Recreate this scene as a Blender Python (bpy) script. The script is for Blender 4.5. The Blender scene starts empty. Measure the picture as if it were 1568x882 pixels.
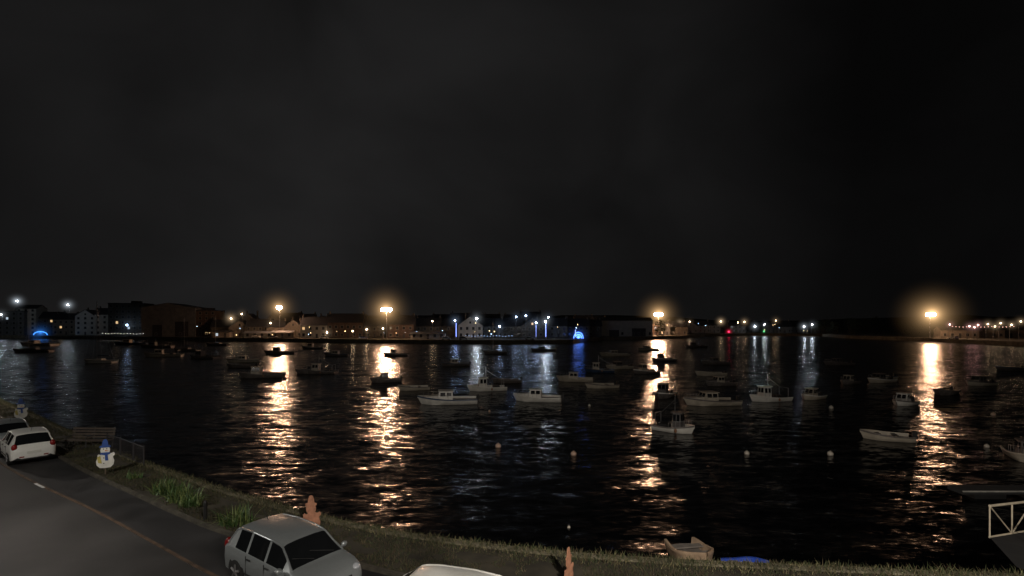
import bpy, math, random
from mathutils import Vector, Matrix
R = random.Random(7)
scene = bpy.context.scene
scene.view_settings.view_transform = 'Standard'
scene.view_settings.look = 'None'
scene.view_settings.exposure = 0

# ------------------------------------------------------------ materials
def newmat(name):
    m = bpy.data.materials.new(name); m.use_nodes = True
    nt = m.node_tree; return m, nt, nt.nodes['Principled BSDF']
_mc = {}
def mat(name, col, rough=0.7, metal=0.0, var=0.25, scale=3.0, bump=0.0, spec=0.5):
    if name in _mc: return _mc[name]
    m, nt, b = newmat(name)
    b.inputs['Roughness'].default_value = rough
    b.inputs['Metallic'].default_value = metal
    b.inputs['Specular IOR Level'].default_value = spec
    tc = nt.nodes.new('ShaderNodeTexCoord')
    n = nt.nodes.new('ShaderNodeTexNoise'); n.inputs['Scale'].default_value = scale
    n.inputs['Detail'].default_value = 6
    nt.links.new(tc.outputs['Object'], n.inputs['Vector'])
    r = nt.nodes.new('ShaderNodeValToRGB')
    r.color_ramp.elements[0].position = 0.3; r.color_ramp.elements[1].position = 0.7
    r.color_ramp.elements[0].color = [c*(1-var) for c in col]+[1]
    r.color_ramp.elements[1].color = [min(1, c*(1+var)) for c in col]+[1]
    nt.links.new(n.outputs['Fac'], r.inputs['Fac'])
    nt.links.new(r.outputs['Color'], b.inputs['Base Color'])
    if bump:
        bp = nt.nodes.new('ShaderNodeBump'); bp.inputs['Strength'].default_value = bump
        nt.links.new(n.outputs['Fac'], bp.inputs['Height'])
        nt.links.new(bp.outputs['Normal'], b.inputs['Normal'])
    _mc[name] = m; return m
def emat(name, col, strength):
    if name in _mc: return _mc[name]
    m, nt, b = newmat(name)
    b.inputs['Base Color'].default_value = (0.8, 0.8, 0.8, 1)
    b.inputs['Emission Color'].default_value = (*col, 1)
    b.inputs['Emission Strength'].default_value = strength
    _mc[name] = m; return m
def glowmat(name, col, k, rad):
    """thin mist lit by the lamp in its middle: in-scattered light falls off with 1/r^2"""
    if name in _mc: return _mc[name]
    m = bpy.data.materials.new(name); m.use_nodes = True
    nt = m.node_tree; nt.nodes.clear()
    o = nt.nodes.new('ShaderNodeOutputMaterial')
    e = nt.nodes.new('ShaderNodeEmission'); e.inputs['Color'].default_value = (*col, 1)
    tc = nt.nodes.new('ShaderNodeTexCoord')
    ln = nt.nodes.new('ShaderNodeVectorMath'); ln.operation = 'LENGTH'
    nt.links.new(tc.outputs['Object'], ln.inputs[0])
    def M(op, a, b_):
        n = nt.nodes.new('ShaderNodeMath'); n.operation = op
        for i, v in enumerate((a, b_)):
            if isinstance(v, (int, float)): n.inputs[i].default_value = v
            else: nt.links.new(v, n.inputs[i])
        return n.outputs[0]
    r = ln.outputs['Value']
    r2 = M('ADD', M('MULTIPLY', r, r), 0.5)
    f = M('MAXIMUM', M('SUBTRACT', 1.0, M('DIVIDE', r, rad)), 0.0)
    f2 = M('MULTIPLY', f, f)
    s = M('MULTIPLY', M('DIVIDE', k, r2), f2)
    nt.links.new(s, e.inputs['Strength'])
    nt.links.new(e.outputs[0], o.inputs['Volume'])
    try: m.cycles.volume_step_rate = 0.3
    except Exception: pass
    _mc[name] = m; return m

# ------------------------------------------------------------ mesh builder
class MB:
    def __init__(s): s.v = []; s.f = []; s.m = []
    def add(s, vs, fs, mi=0, M=None):
        o = len(s.v)
        s.v += [tuple(M @ Vector(p)) if M else tuple(p) for p in vs]
        s.f += [tuple(i+o for i in f) for f in fs]
        s.m += [mi]*len(fs)
    def box(s, c, d, mi=0, rz=0.0, M=None):
        x, y, z = d[0]/2, d[1]/2, d[2]/2
        vs = [(a*x, b*y, e*z) for a in (-1, 1) for b in (-1, 1) for e in (-1, 1)]
        T = Matrix.Translation(c) @ Matrix.Rotation(rz, 4, 'Z')
        if M: T = M @ T
        s.add(vs, [(0,1,3,2),(4,6,7,5),(0,4,5,1),(2,3,7,6),(0,2,6,4),(1,5,7,3)], mi, T)
    def tube(s, p0, p1, r0, r1=None, n=8, mi=0):
        r1 = r0 if r1 is None else r1
        p0 = Vector(p0); p1 = Vector(p1); d = (p1-p0)
        if d.length < 1e-6: return
        q = d.to_track_quat('Z', 'Y').to_matrix()
        vs = []
        for p, r in ((p0, r0), (p1, r1)):
            for i in range(n):
                a = 2*math.pi*i/n
                vs.append(p + q @ Vector((r*math.cos(a), r*math.sin(a), 0)))
        fs = [(i, (i+1) % n, n+(i+1) % n, n+i) for i in range(n)]
        fs += [tuple(range(n-1, -1, -1)), tuple(range(n, 2*n))]
        s.add(vs, fs, mi)
    def sph(s, c, r, mi=0, n=10, m=7):
        if not hasattr(r, '__len__'): r = (r, r, r)
        vs = [(c[0], c[1], c[2]-r[2])]
        for j in range(1, m):
            t = math.pi*j/m
            for i in range(n):
                a = 2*math.pi*i/n
                vs.append((c[0]+r[0]*math.sin(t)*math.cos(a), c[1]+r[1]*math.sin(t)*math.sin(a), c[2]-r[2]*math.cos(t)))
        vs.append((c[0], c[1], c[2]+r[2])); L = len(vs)-1
        fs = [(0, 1+(i+1) % n, 1+i) for i in range(n)]
        for j in range(m-2):
            for i in range(n):
                a = 1+j*n+i; b = 1+j*n+(i+1) % n
                fs.append((a, b, b+n, a+n))
        fs += [(L, 1+(m-2)*n+i, 1+(m-2)*n+(i+1) % n) for i in range(n)]
        s.add(vs, fs, mi)
    def build(s, name, mats, parent=None, smooth=None, loc=None, rz=0.0):
        me = bpy.data.meshes.new(name)
        me.from_pydata(s.v, [], s.f)
        for m in mats: me.materials.append(m)
        me.polygons.foreach_set('material_index', s.m)
        me.update()
        if smooth is not None:
            me.polygons.foreach_set('use_smooth', [True]*len(me.polygons))
            me.set_sharp_from_angle(angle=math.radians(smooth))
        ob = bpy.data.objects.new(name, me); scene.collection.objects.link(ob)
        if parent: ob.parent = parent
        if loc: ob.location = loc
        ob.rotation_euler[2] = rz
        return ob
def empty(name, loc, rz=0.0):
    e = bpy.data.objects.new(name, None); e.empty_display_size = 0.3
    e.location = loc; e.rotation_euler[2] = rz
    scene.collection.objects.link(e); return e

# ------------------------------------------------------------ levels (metres)
ZR = 2.0      # road and verge above the water
ZQ = 1.5      # far quay

# ------------------------------------------------------------ camera
cam = bpy.data.cameras.new('camera'); co = bpy.data.objects.new('camera', cam)
scene.collection.objects.link(co); scene.camera = co
cam.sensor_width = 36; cam.lens = 18; cam.shift_y = 0.0344
cam.clip_end = 9000; cam.clip_start = 0.1
co.location = (0, 0, 9); co.rotation_euler = (math.radians(90), 0, 0)

# ------------------------------------------------------------ night sky
w = bpy.data.worlds.new('World'); scene.world = w; w.use_nodes = True
nt = w.node_tree; bg = nt.nodes['Background']
tc = nt.nodes.new('ShaderNodeTexCoord')
mp = nt.nodes.new('ShaderNodeMapping'); mp.inputs['Scale'].default_value = (1, 1, 1.4)
nt.links.new(tc.outputs['Generated'], mp.inputs['Vector'])
n1 = nt.nodes.new('ShaderNodeTexNoise'); n1.inputs['Scale'].default_value = 2.4; n1.inputs['Detail'].default_value = 4
n1.inputs['Roughness'].default_value = 0.45; n1.inputs['Distortion'].default_value = 0.4
nt.links.new(mp.outputs[0], n1.inputs['Vector'])
r1 = nt.nodes.new('ShaderNodeMapRange')
for k, v in (('From Min', .32), ('From Max', .68), ('To Min', .55), ('To Max', 1.2)): r1.inputs[k].default_value = v
nt.links.new(n1.outputs['Fac'], r1.inputs['Value'])
dt = nt.nodes.new('ShaderNodeVectorMath'); dt.operation = 'DOT_PRODUCT'
dt.inputs[1].default_value = Vector((-0.34, 0.9, 0.20)).normalized()
nt.links.new(tc.outputs['Generated'], dt.inputs[0])
r2 = nt.nodes.new('ShaderNodeMapRange')
for k, v in (('From Min', .6), ('From Max', 1.0), ('To Min', .25), ('To Max', 1.0)): r2.inputs[k].default_value = v
nt.links.new(dt.outputs['Value'], r2.inputs['Value'])
mu = nt.nodes.new('ShaderNodeMath'); mu.operation = 'MULTIPLY'
nt.links.new(r1.outputs[0], mu.inputs[0]); nt.links.new(r2.outputs[0], mu.inputs[1])
mu2 = nt.nodes.new('ShaderNodeMath'); mu2.operation = 'MULTIPLY'; mu2.inputs[1].default_value = 0.0128
nt.links.new(mu.outputs[0], mu2.inputs[0])
bg.inputs['Color'].default_value = (1.0, 0.975, 0.985, 1)
nt.links.new(mu2.outputs[0], bg.inputs['Strength'])

# ------------------------------------------------------------ water
m, nt, b = newmat('harbour_water')
b.inputs['Base Color'].default_value = (0.001, 0.0012, 0.0015, 1)
b.inputs['Roughness'].default_value = 0.21; b.inputs['IOR'].default_value = 1.33
tc = nt.nodes.new('ShaderNodeTexCoord')
acc = None
for sc, amp, rot in (((0.17, 0.36, 1), 0.22, 0.25), ((0.55, 1.35, 1), 0.50, -0.22), ((2.2, 5.0, 1), 0.46, 0.1)):
    mp = nt.nodes.new('ShaderNodeMapping'); mp.inputs['Scale'].default_value = sc; mp.inputs['Rotation'].default_value = (0, 0, rot)
    nt.links.new(tc.outputs['Object'], mp.inputs['Vector'])
    n = nt.nodes.new('ShaderNodeTexNoise'); n.inputs['Scale'].default_value = 1; n.inputs['Detail'].default_value = 2
    nt.links.new(mp.outputs[0], n.inputs['Vector'])
    s = nt.nodes.new('ShaderNodeVectorMath'); s.operation = 'SUBTRACT'; s.inputs[1].default_value = (.5, .5, .5)
    nt.links.new(n.outputs['Color'], s.inputs[0])
    q = nt.nodes.new('ShaderNodeVectorMath'); q.operation = 'MULTIPLY'; q.inputs[1].default_value = (amp*1.1, amp, 0)
    nt.links.new(s.outputs[0], q.inputs[0])
    if acc is None: acc = q.outputs[0]
    else:
        a = nt.nodes.new('ShaderNodeVectorMath'); a.operation = 'ADD'
        nt.links.new(acc, a.inputs[0]); nt.links.new(q.outputs[0], a.inputs[1]); acc = a.outputs[0]
a = nt.nodes.new('ShaderNodeVectorMath'); a.operation = 'ADD'; a.inputs[1].default_value = (0, 0, 1)
nt.links.new(acc, a.inputs[0])
nn = nt.nodes.new('ShaderNodeVectorMath'); nn.operation = 'NORMALIZE'
nt.links.new(a.outputs[0], nn.inputs[0]); nt.links.new(nn.outputs[0], b.inputs['Normal'])
mb = MB(); mb.add([(-4000, -500, 0), (4000, -500, 0), (4000, 5000, 0), (-4000, 5000, 0)], [(0, 1, 2, 3)])
mb.build('harbour_water', [m])

# ------------------------------------------------------------ near shore
WALL = [(-400, 300), (-120, 108), (-60, 58.5), (-47, 47), (-38, 40.2), (-29.9, 34.0), (-24, 29.6), (-19.1, 26.1), (-15.4, 23.6), (-11.9, 21.3),
        (-7.2, 18.6), (-4, 17.1), (0.3, 15.8), (4.1, 15.1), (7.8, 14.7), (14.1, 14.1), (22, 13.6), (60, 12), (300, 5)]
GRASS = [(-400, 296), (-120, 104), (-60, 55.6), (-47, 44.6), (-38, 38.0), (-29.0, 30.8), (-22, 25.5), (-18.5, 23.0), (-15.7, 21.1), (-12.2, 18.7),
         (-9.3, 16.9), (-5.0, 15.0), (-1.5, 13.5), (3, 12.4), (7.0, 11.9), (13, 11.5), (22, 11), (60, 9.5), (300, 2)]
KERB = [(-400, 291), (-120, 100.5), (-60, 52), (-47, 41.3), (-38, 34.5), (-27.4, 26.9), (-21.6, 22.9), (-16.35, 19.6), (-13.6, 17.8), (-10.8, 15.9),
        (-7.94, 14.0), (-4, 11.8), (0, 10.2), (4.5, 9.3), (8, 9.0), (14, 8.6), (22, 8.2), (60, 7), (300, 0)]
def dens(P, n=6):
    out = []
    N = len(P)
    for i in range(N-1):
        p0 = P[max(i-1, 0)]; p1 = P[i]; p2 = P[i+1]; p3 = P[min(i+2, N-1)]
        far = max(abs(p1[0]), abs(p2[0])) > 50
        for k in range(n):
            t = k/n
            if far: q = [p1[j]+(p2[j]-p1[j])*t for j in (0, 1)]
            else: q = [0.5*((2*p1[j])+(-p0[j]+p2[j])*t+(2*p0[j]-5*p1[j]+4*p2[j]-p3[j])*t*t+(-p0[j]+3*p1[j]-3*p2[j]+p3[j])*t**3) for j in (0, 1)]
            out.append(tuple(q))
    out.append(P[-1]); return out
W_, G_, K_ = dens(WALL), dens(GRASS), dens(KERB)
def ribbon(A, B, za, zb, name, m):
    mb = MB(); n = len(A)
    mb.add([(p[0], p[1], za) for p in A]+[(p[0], p[1], zb) for p in B], [(i+n, i+1+n, i+1, i) for i in range(n-1)])
    return mb.build(name, [m])
def offset(P, d):
    o = []
    for i, p in enumerate(P):
        a = P[max(i-1, 0)]; c = P[min(i+1, len(P)-1)]
        t = Vector((c[0]-a[0], c[1]-a[1])).normalized()
        o.append((p[0]-t.y*d, p[1]+t.x*d))
    return o
def asphalt(name, col, sc=1.0):
    m, nt, b = newmat(name)
    tc = nt.nodes.new('ShaderNodeTexCoord')
    n = nt.nodes.new('ShaderNodeTexNoise'); n.inputs['Scale'].default_value = 0.35*sc; n.inputs['Detail'].default_value = 9; n.inputs['Roughness'].default_value = .6
    n2 = nt.nodes.new('ShaderNodeTexNoise'); n2.inputs['Scale'].default_value = 45; n2.inputs['Detail'].default_value = 3
    nt.links.new(tc.outputs['Object'], n.inputs['Vector']); nt.links.new(tc.outputs['Object'], n2.inputs['Vector'])
    r = nt.nodes.new('ShaderNodeValToRGB')
    r.color_ramp.elements[0].position = .35; r.color_ramp.elements[1].position = .66
    r.color_ramp.elements[0].color = [c*.55 for c in col]+[1]; r.color_ramp.elements[1].color = [c*1.35 for c in col]+[1]
    nt.links.new(n.outputs['Fac'], r.inputs['Fac'])
    mx = nt.nodes.new('ShaderNodeMixRGB'); mx.blend_type = 'OVERLAY'; mx.inputs['Fac'].default_value = .8
    nt.links.new(r.outputs['Color'], mx.inputs['Color1']); nt.links.new(n2.outputs['Fac'], mx.inputs['Color2'])
    nt.links.new(mx.outputs['Color'], b.inputs['Base Color'])
    rr = nt.nodes.new('ShaderNodeMapRange'); rr.inputs['To Min'].default_value = .5; rr.inputs['To Max'].default_value = .85
    nt.links.new(n.outputs['Fac'], rr.inputs['Value']); nt.links.new(rr.outputs[0], b.inputs['Roughness'])
    bp = nt.nodes.new('ShaderNodeBump'); bp.inputs['Strength'].default_value = .4; bp.inputs['Distance'].default_value = .02
    nt.links.new(n2.outputs['Fac'], bp.inputs['Height']); nt.links.new(bp.outputs['Normal'], b.inputs['Normal'])
    return m
m_road = asphalt('road_asphalt', (.046, .043, .042))
m_pav = asphalt('lane_asphalt', (.026, .025, .026), 2)
back = [(p[0], -80) for p in K_]
ribbon(K_, back, ZR, ZR, 'road', m_road)
ribbon(G_, K_, ZR+.0, ZR+.0, 'parking_lane', m_pav)
m_soil = mat('verge_soil', (.04, .034, .022), .95, scale=1.2, var=.5, bump=.5)
ribbon(W_, G_, ZR+.06, ZR+.02, 'grass_verge', m_soil)
mb = MB(); a = offset(K_, -.05); c = offset(K_, .05); n = len(a)
for (A, B, za, zb) in ((a, a, ZR-.05, ZR+.02), (c, a, ZR+.02, ZR+.02), (c, c, ZR+.02, ZR-.05)):
    mb.add([(p[0], p[1], zb if A is B else za) for p in A]+[(p[0], p[1], za if A is B else zb) for p in B], [(i, i+1, i+1+n, i+n) for i in range(n-1)])
mb.build('kerb', [mat('granite_kerb', (.095, .058, .036), .85, scale=3, var=.6)])
mb = MB(); a = offset(G_, -.07); c = offset(G_, .07)
for (A, B, za, zb) in ((a, a, ZR-.05, ZR+.1), (c, a, ZR+.1, ZR+.1), (c, c, ZR+.1, ZR-.05)):
    mb.add([(p[0], p[1], zb if A is B else za) for p in A]+[(p[0], p[1], za if A is B else zb) for p in B], [(i, i+1, i+1+n, i+n) for i in range(n-1)])
mb.build('verge_kerb', [mat('granite_edge', (.06, .054, .04), .9, scale=3, var=.5)])
m_wall = mat('sea_wall_stone', (.15, .135, .09), .9, scale=2.5, var=.5, bump=.6)
mb = MB(); a = offset(W_, -.3); c = W_
prof = [(a, ZR-.1), (a, ZR+.10), (c, ZR+.10), (c, -2)]
for k in range(3):
    (A, za), (B, zb) = prof[k], prof[k+1]
    mb.add([(p[0], p[1], za) for p in A]+[(p[0], p[1], zb) for p in B], [(i, i+1, i+1+n, i+n) for i in range(n-1)])
mb.build('sea_wall', [m_wall])
mb = MB(); mb.box((-20.3, 22.0, ZR+.026), (1.1, .10, .004), rz=math.atan2(-3.6, 5.6))
mb.build('road_marking', [mat('road_paint', (.6, .6, .58), .7, var=.3, scale=8)])

def interp(P, x):
    for i in range(len(P)-1):
        if P[i][0] <= x <= P[i+1][0]:
            t = (x-P[i][0])/(P[i+1][0]-P[i][0]+1e-9); return P[i][1]+(P[i+1][1]-P[i][1])*t
    return P[-1][1]
from mathutils import noise as mn
mb = MB()
for i in range(80000):
    x = R.uniform(-48, 17)
    if R.random() < (0.0 if x > -20 else .35): continue
    y0 = interp(G_, x)+.1; y1 = interp(W_, x)+.02
    y = y0+(y1-y0)*R.random()
    nz = mn.noise(Vector((x*.6, y*.6, 0)))+.5*mn.noise(Vector((x*2.2, y*2.2, 5)))
    edge = (y-y0)/(y1-y0)
    if nz < -.16 and edge < .72: continue
    h = (.035+.07*max(0, nz+.3)+(.07 if edge > .80 else 0))*R.uniform(.6, 1.5)
    a = R.uniform(0, 6.28); wd = .009+.006*R.random(); l = R.uniform(-.8, .8)*h; l2 = R.uniform(-.8, .8)*h
    z = ZR+.02+.04*edge+(.03 if edge > .9 else 0)
    mb.add([(x-wd*math.cos(a), y-wd*math.sin(a), z), (x+wd*math.cos(a), y+wd*math.sin(a), z), (x+l, y+l2, z+h)], [(0, 1, 2)], 0 if R.random() < .5 else (1 if edge < .75 or R.random() < .5 else 2))
mb.build('grass', [mat('grass_green', (.046, .058, .022), .9, var=.4, scale=.8), mat('grass_dry', (.085, .066, .036), .9, var=.4, scale=.8), mat('grass_pale', (.17, .15, .075), .9, var=.3)])

def spiky(name, x, y, n, rad, L):
    mb = MB()
    for i in range(n):
        a = R.uniform(0, 6.283); px = x+rad*R.random()*math.cos(a)*1.2; py = y+rad*R.random()*math.sin(a)*.7
        d = R.uniform(0, 6.283); tilt = R.uniform(.1, .95); ln = L*R.uniform(.5, 1.1); wd = R.uniform(.016, .032)
        pts = []
        for k in range(5):
            t = k/4; r = ln*t*math.sin(tilt*(.5+.8*t)); z = ln*t*math.cos(tilt*(.5+.9*t))
            pts.append((px+r*math.cos(d), py+r*math.sin(d), ZR+.03+max(z, 0)))
        s = (-math.sin(d), math.cos(d)); vs = []
        for k, p in enumerate(pts):
            ww = wd*(1-.95*(k/4)**1.5); vs += [(p[0]-s[0]*ww, p[1]-s[1]*ww, p[2]), (p[0]+s[0]*ww, p[1]+s[1]*ww, p[2])]
        mb.add(vs, [(2*k, 2*k+1, 2*k+3, 2*k+2) for k in range(4)], R.choice((0, 0, 1)))
    return mb.build(name, [mat('leaf_green', (.07, .13, .04), .5, var=.4, scale=5), mat('leaf_yellow', (.19, .24, .08), .5, var=.3, scale=5)])
spiky('spiky_plant', -14.2, 21.0, 150, .5, .75)
spiky('spiky_plant', -13.0, 20.1, 170, .55, .8)
spiky('spiky_plant', -12.2, 19.5, 110, .4, .65)
spiky('spiky_plant', -9.6, 17.7, 160, .55, .75)
spiky('spiky_plant', -17.0, 23.0, 60, .35, .4)

def bollard(x, y):
    e = empty('bollard', (x, y, ZR))
    mb = MB(); mb.tube((0, 0, 0), (0, 0, .62), .065, .06, 12); mb.tube((0, 0, .62), (0, 0, .70), .06, .03, 12); mb.tube((0, 0, .50), (0, 0, .54), .072, .072, 12)
    mb.build('post', [mat('bollard_black', (.02, .02, .02), .5)], e, 40)
bollard(-10.9, 18.2)

def bench(x, y, rz):
    e = empty('park_bench', (x, y, ZR), rz)
    wood = mat('bench_wood', (.10, .08, .065), .7, scale=6); st = mat('bench_iron', (.05, .05, .05), .5)
    mb = MB()
    for i in range(4): mb.box((0, -.22+i*.13, .46), (2.5, .10, .04))
    mb.build('seat', [wood], e)
    mb = MB()
    for i in range(4): mb.box((0, .26+.03*i, .58+i*.15), (2.5, .04, .10))
    mb.build('backrest', [wood], e)
    for k, xx in enumerate((-1.15, 0, 1.15)):
        mb = MB(); mb.tube((xx, -.22, 0), (xx, -.2, .44), .03); mb.tube((xx, .24, 0), (xx, .25, .46), .03); mb.tube((xx, .29, .4), (xx, .40, 1.12), .028)
        mb.tube((xx, -.25, .42), (xx, .3, .42), .025); mb.tube((xx, -.22, .66), (xx, .3, .68), .025); mb.tube((xx, -.22, .44), (xx, -.22, .66), .02)
        mb.build('leg_%d' % (k+1), [st], e)
bench(-23.7, 28.7, -.05)
e = empty('metal_fence', (0, 0, 0)); mb = MB()
fp = [(-21.9, 27.7), (-20.5, 26.8), (-19.0, 25.7), (-17.9, 24.9)]
for i, p in enumerate(fp): mb.tube((*p, ZR), (*p, ZR+1.05), .035)
fi = mat('fence_iron', (.03, .028, .03), .7)
mb.build('posts', [fi], e)
mb = MB()
for i in range(len(fp)-1):
    for z in (.15, .98): mb.tube((*fp[i], ZR+z), (*fp[i+1], ZR+z), .02)
    for k in range(1, 12):
        t = k/12; q = (fp[i][0]*(1-t)+fp[i+1][0]*t, fp[i][1]*(1-t)+fp[i+1][1]*t); mb.tube((*q, ZR+.15), (*q, ZR+.98), .009, n=5)
mb.build('bars', [fi], e)

# plywood snowman figures
def snowman(x, y, rz, painted, S=1.0, post=.35):
    e = empty('snowman_cutout', (x, y, ZR), rz)
    ply = mat('plywood', (.42, .20, .12), .8, var=.3, scale=6)
    half = [(0, 1.30), (.06, 1.28), (.10, 1.16), (.12, 1.02), (.20, 1.0), (.20, .93), (.15, .91), (.18, .83), (.17, .73), (.14, .67), (.22, .64), (.31, .68), (.36, .63), (.35, .55), (.29, .49), (.30, .42), (.34, .30), (.31, .12), (.20, 0), (0, -.02)]
    half2 = [(-a*(1.0 if b < .5 or b > .72 else .8), b-(0 if b < .5 or b > .72 else .05)) for a, b in half[::-1][1:-1]]
    out = [(a*S, b*S+post) for a, b in half+half2]
    def slab(pts, y0, y1, m, nm):
        mb = MB(); n = len(pts)
        mb.add([(p[0], y0, p[1]) for p in pts]+[(p[0], y1, p[1]) for p in pts], [tuple(range(n)), tuple(range(2*n-1, n-1, -1))]+[(i, n+i, n+(i+1) % n, (i+1) % n) for i in range(n)])
        mb.build(nm, [m], e)
    slab(out, -.01, .01, mat('snowman_white', (.75, .74, .68), .6, var=.15) if painted else ply, 'body_board')
    mb = MB(); mb.box((0, .03, post*.5+.2), (.05, .04, post+.5)); mb.build('stake', [mat('stake_wood', (.12, .09, .06), .8)], e)
    if painted:
        bl = mat('paint_blue', (.03, .08, .30), .5, var=.15)
        q = lambda L: [(a*S, b*S+post) for a, b in L]
        slab(q([(0, 1.31), (.065, 1.285), (.105, 1.16), (.125, 1.025), (.205, 1.005), (.205, .925), (-.205, .925), (-.205, 1.005), (-.125, 1.025), (-.105, 1.16), (-.065, 1.285)]), -.022, -.012, bl, 'hat')
        slab(q([(-.17, .70), (.17, .70), (.19, .62), (.09, .58), (.12, .32), (0, .32), (-.01, .57), (-.19, .62)]), -.022, -.012, bl, 'scarf')
        slab(q([(0, .81), (.14, .78), (0, .76)]), -.03, -.02, mat('paint_orange', (.6, .2, .03), .5), 'nose')
        mb = MB()
        for c in ((-.06, .86), (.06, .86)): mb.sph((c[0]*S, -.015, c[1]*S+post), (.02, .01, .025))
        for zz in (.45, .2): mb.sph((-.05*S, -.015, zz*S+post), (.025, .01, .025))
        mb.build('buttons', [mat('paint_black', (.02, .02, .02), .5)], e)
        slab(q([(-.30, .50), (-.18, .56), (-.12, .2), (-.26, .24)]), -.022, -.012, mat('paint_yellow', (.5, .42, .12), .6), 'glove')
snowman(-18.75, 23.6, .45, True)
snowman(-35.3, 36.8, .6, True, 1.05, .2)
snowman(-6.75, 17.2, .1, False, .90, .05)
snowman(1.52, 13.75, 1.0, False, .80, -.05)

# ------------------------------------------------------------ cars
glass = mat('car_glass', (.008, .009, .010), .08, var=.1); tyre = mat('tyre', (.015, .015, .015), .9); chrome = mat('alloy', (.45, .45, .46), .35, metal=.8)
dark = mat('trim_black', (.012, .012, .012), .6); red = mat('tail_red', (.22, .01, .01), .25); lens = mat('head_lens', (.35, .37, .40), .12); plate = mat('plate_white', (.6, .6, .55), .4, var=.1)
seam = mat('panel_gap', (.02, .02, .02), .8)
def car(x, y, z, ang, paint, H=1.0, L=1.0):
    e = empty('parked_car', (x, y, z), ang)
    # x, halfwidth, sill z, belt z, top z, roof halfwidth
    S = [(-2.10, .62, .38, .62, .66, .50), (-2.07, .76, .30, .80, .84, .62), (-1.99, .83, .26, .93, .98, .70), (-1.92, .85, .24, .96, 1.03, .70),
         (-1.72, .865, .24, .98, 1.36, .63), (-1.60, .87, .24, .99, 1.50, .60), (-1.45, .875, .24, .99, 1.545, .60), (-1.40, .875, .24, .99, 1.55, .605), (-.82, .88, .24, .98, 1.59, .62), (-.72, .88, .24, .98, 1.595, .62),
         (.08, .88, .24, .96, 1.58, .62), (.17, .88, .24, .955, 1.575, .62), (.50, .88, .24, .95, 1.53, .61), (.62, .88, .24, .945, 1.49, .61), (.92, .875, .24, .935, 1.26, .66), (1.22, .87, .24, .925, 1.02, .72),
         (1.34, .865, .24, .91, .97, .72), (1.65, .85, .24, .86, .92, .68), (1.88, .82, .25, .78, .84, .62), (2.03, .76, .28, .66, .72, .56), (2.10, .66, .32, .50, .56, .50)]
    rings = []
    for (sx, wd, sl, bl, tp, wr) in S:
        green = (tp-bl) > .12
        h = [(wd*.75, sl-.04), (wd*.97, sl+.03), (wd, (sl+bl)*.5), (wd*.985, bl-.05), (wd*.95, bl)]
        if green: h += [(wr+.02, tp-.075), (wr*.86, tp-.025), (wr*.45, tp-.004), (0, tp)]
        else: h += [(wr+(wd*.95-wr)*.3, bl+(tp-bl)*.6), (wr*.86, tp-.01), (wr*.45, tp-.002), (0, tp)]
        ring = [(sx*L, a, b*H) for a, b in h]+[(sx*L, -a, b*H) for a, b in h[-2::-1]]
        rings.append(ring)
    n = len(rings[0]); mb = MB(); vs = [p for r in rings for p in r]; fs = []; ms = []
    for i in range(len(rings)-1):
        xm = (S[i][0]+S[i+1][0])/2
        for k in range(n-1):
            kk = min(k, n-2-k)
            mi = 0
            if kk == 4:
                if (-1.40 <= xm <= -.82) or (-.72 <= xm <= .08) or (.17 <= xm <= .93): mi = 1
            if kk >= 5:
                if (-1.92 < xm < -1.60) or (.62 < xm < 1.22): mi = 1
            if kk == 0: mi = 2
            fs.append((i*n+k, i*n+k+1, (i+1)*n+k+1, (i+1)*n+k)); ms.append(mi)
        fs.append((i*n+n-1, i*n, (i+1)*n, (i+1)*n+n-1)); ms.append(2)
    fs.append(tuple(range(n-1, -1, -1))); ms.append(0); fs.append(tuple((len(rings)-1)*n+k for k in range(n))); ms.append(0)
    mb.v = vs; mb.f = fs; mb.m = ms
    mb.build('body', [paint, glass, dark], e, 38)
    mb = MB()
    for sgn in (5, n-1-5):
        for i in range(3, 15):
            mb.tube(rings[i][sgn], rings[i+1][sgn], .028, n=6)
    mb.build('pillars', [paint], e, 60)
    for k, (wx, sy) in enumerate(((-1.28, 1), (-1.28, -1), (1.30, 1), (1.30, -1))):
        mb = MB(); wx *= L
        mb.tube((wx, sy*.60, .33), (wx, sy*.878, .34), .375, n=24, mi=2)
        mb.tube((wx, sy*.65, .31), (wx, sy*.885, .31), .31, .30, n=24, mi=0)
        mb.tube((wx, sy*.70, .31), (wx, sy*.892, .31), .21, .20, n=20, mi=2)
        for s5 in range(5):
            a = s5*2*math.pi/5+.3
            mb.tube((wx, sy*.895, .31), (wx+.19*math.cos(a), sy*.895, .31+.19*math.sin(a)), .04, .033, n=6, mi=1)
        mb.tube((wx, sy*.86, .31), (wx, sy*.91, .31), .06, n=10, mi=1)
        mb.build('wheel_%d' % (k+1), [tyre, chrome, dark], e, 40)
    mb = MB()
    for s_ in (1, -1):
        mb.sph((-1.99*L, s_*.71, .93*H), (.09, .12, .17), 0); mb.sph((1.86*L, s_*.63, .73*H), (.19, .16, .075), 1)
        mb.box((-2.085*L, s_*.45, .42*H), (.03, .18, .06), 0)
    mb.box((-2.105*L, 0, .62*H), (.03, .52, .12), 2); mb.box((2.115*L, 0, .42*H), (.02, .50, .11), 2)
    mb.box((2.10*L, 0, .30*H), (.06, 1.0, .10), 3); mb.box((2.06*L, 0, .60*H), (.06, .8, .06), 3)
    mb.build('lights_and_plates', [red, lens, plate, dark], e, 50)
    mb = MB()
    for s_ in (1, -1):
        for sx in (-.77, .125, 1.12):
            for (z0, z1, yy) in ((.28, .60, .874), (.60, .91, .876)):
                mb.box((sx*L, s_*yy, (z0+z1)/2*H), (.012, .012, (z1-z0)*H))
        mb.box((.1*L, s_*.878, .40*H), (2.0*L, .02, .035))
        for sx in (-.62, .28): mb.box((sx*L, s_*.885, .84*H), (.16, .03, .03))
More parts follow.
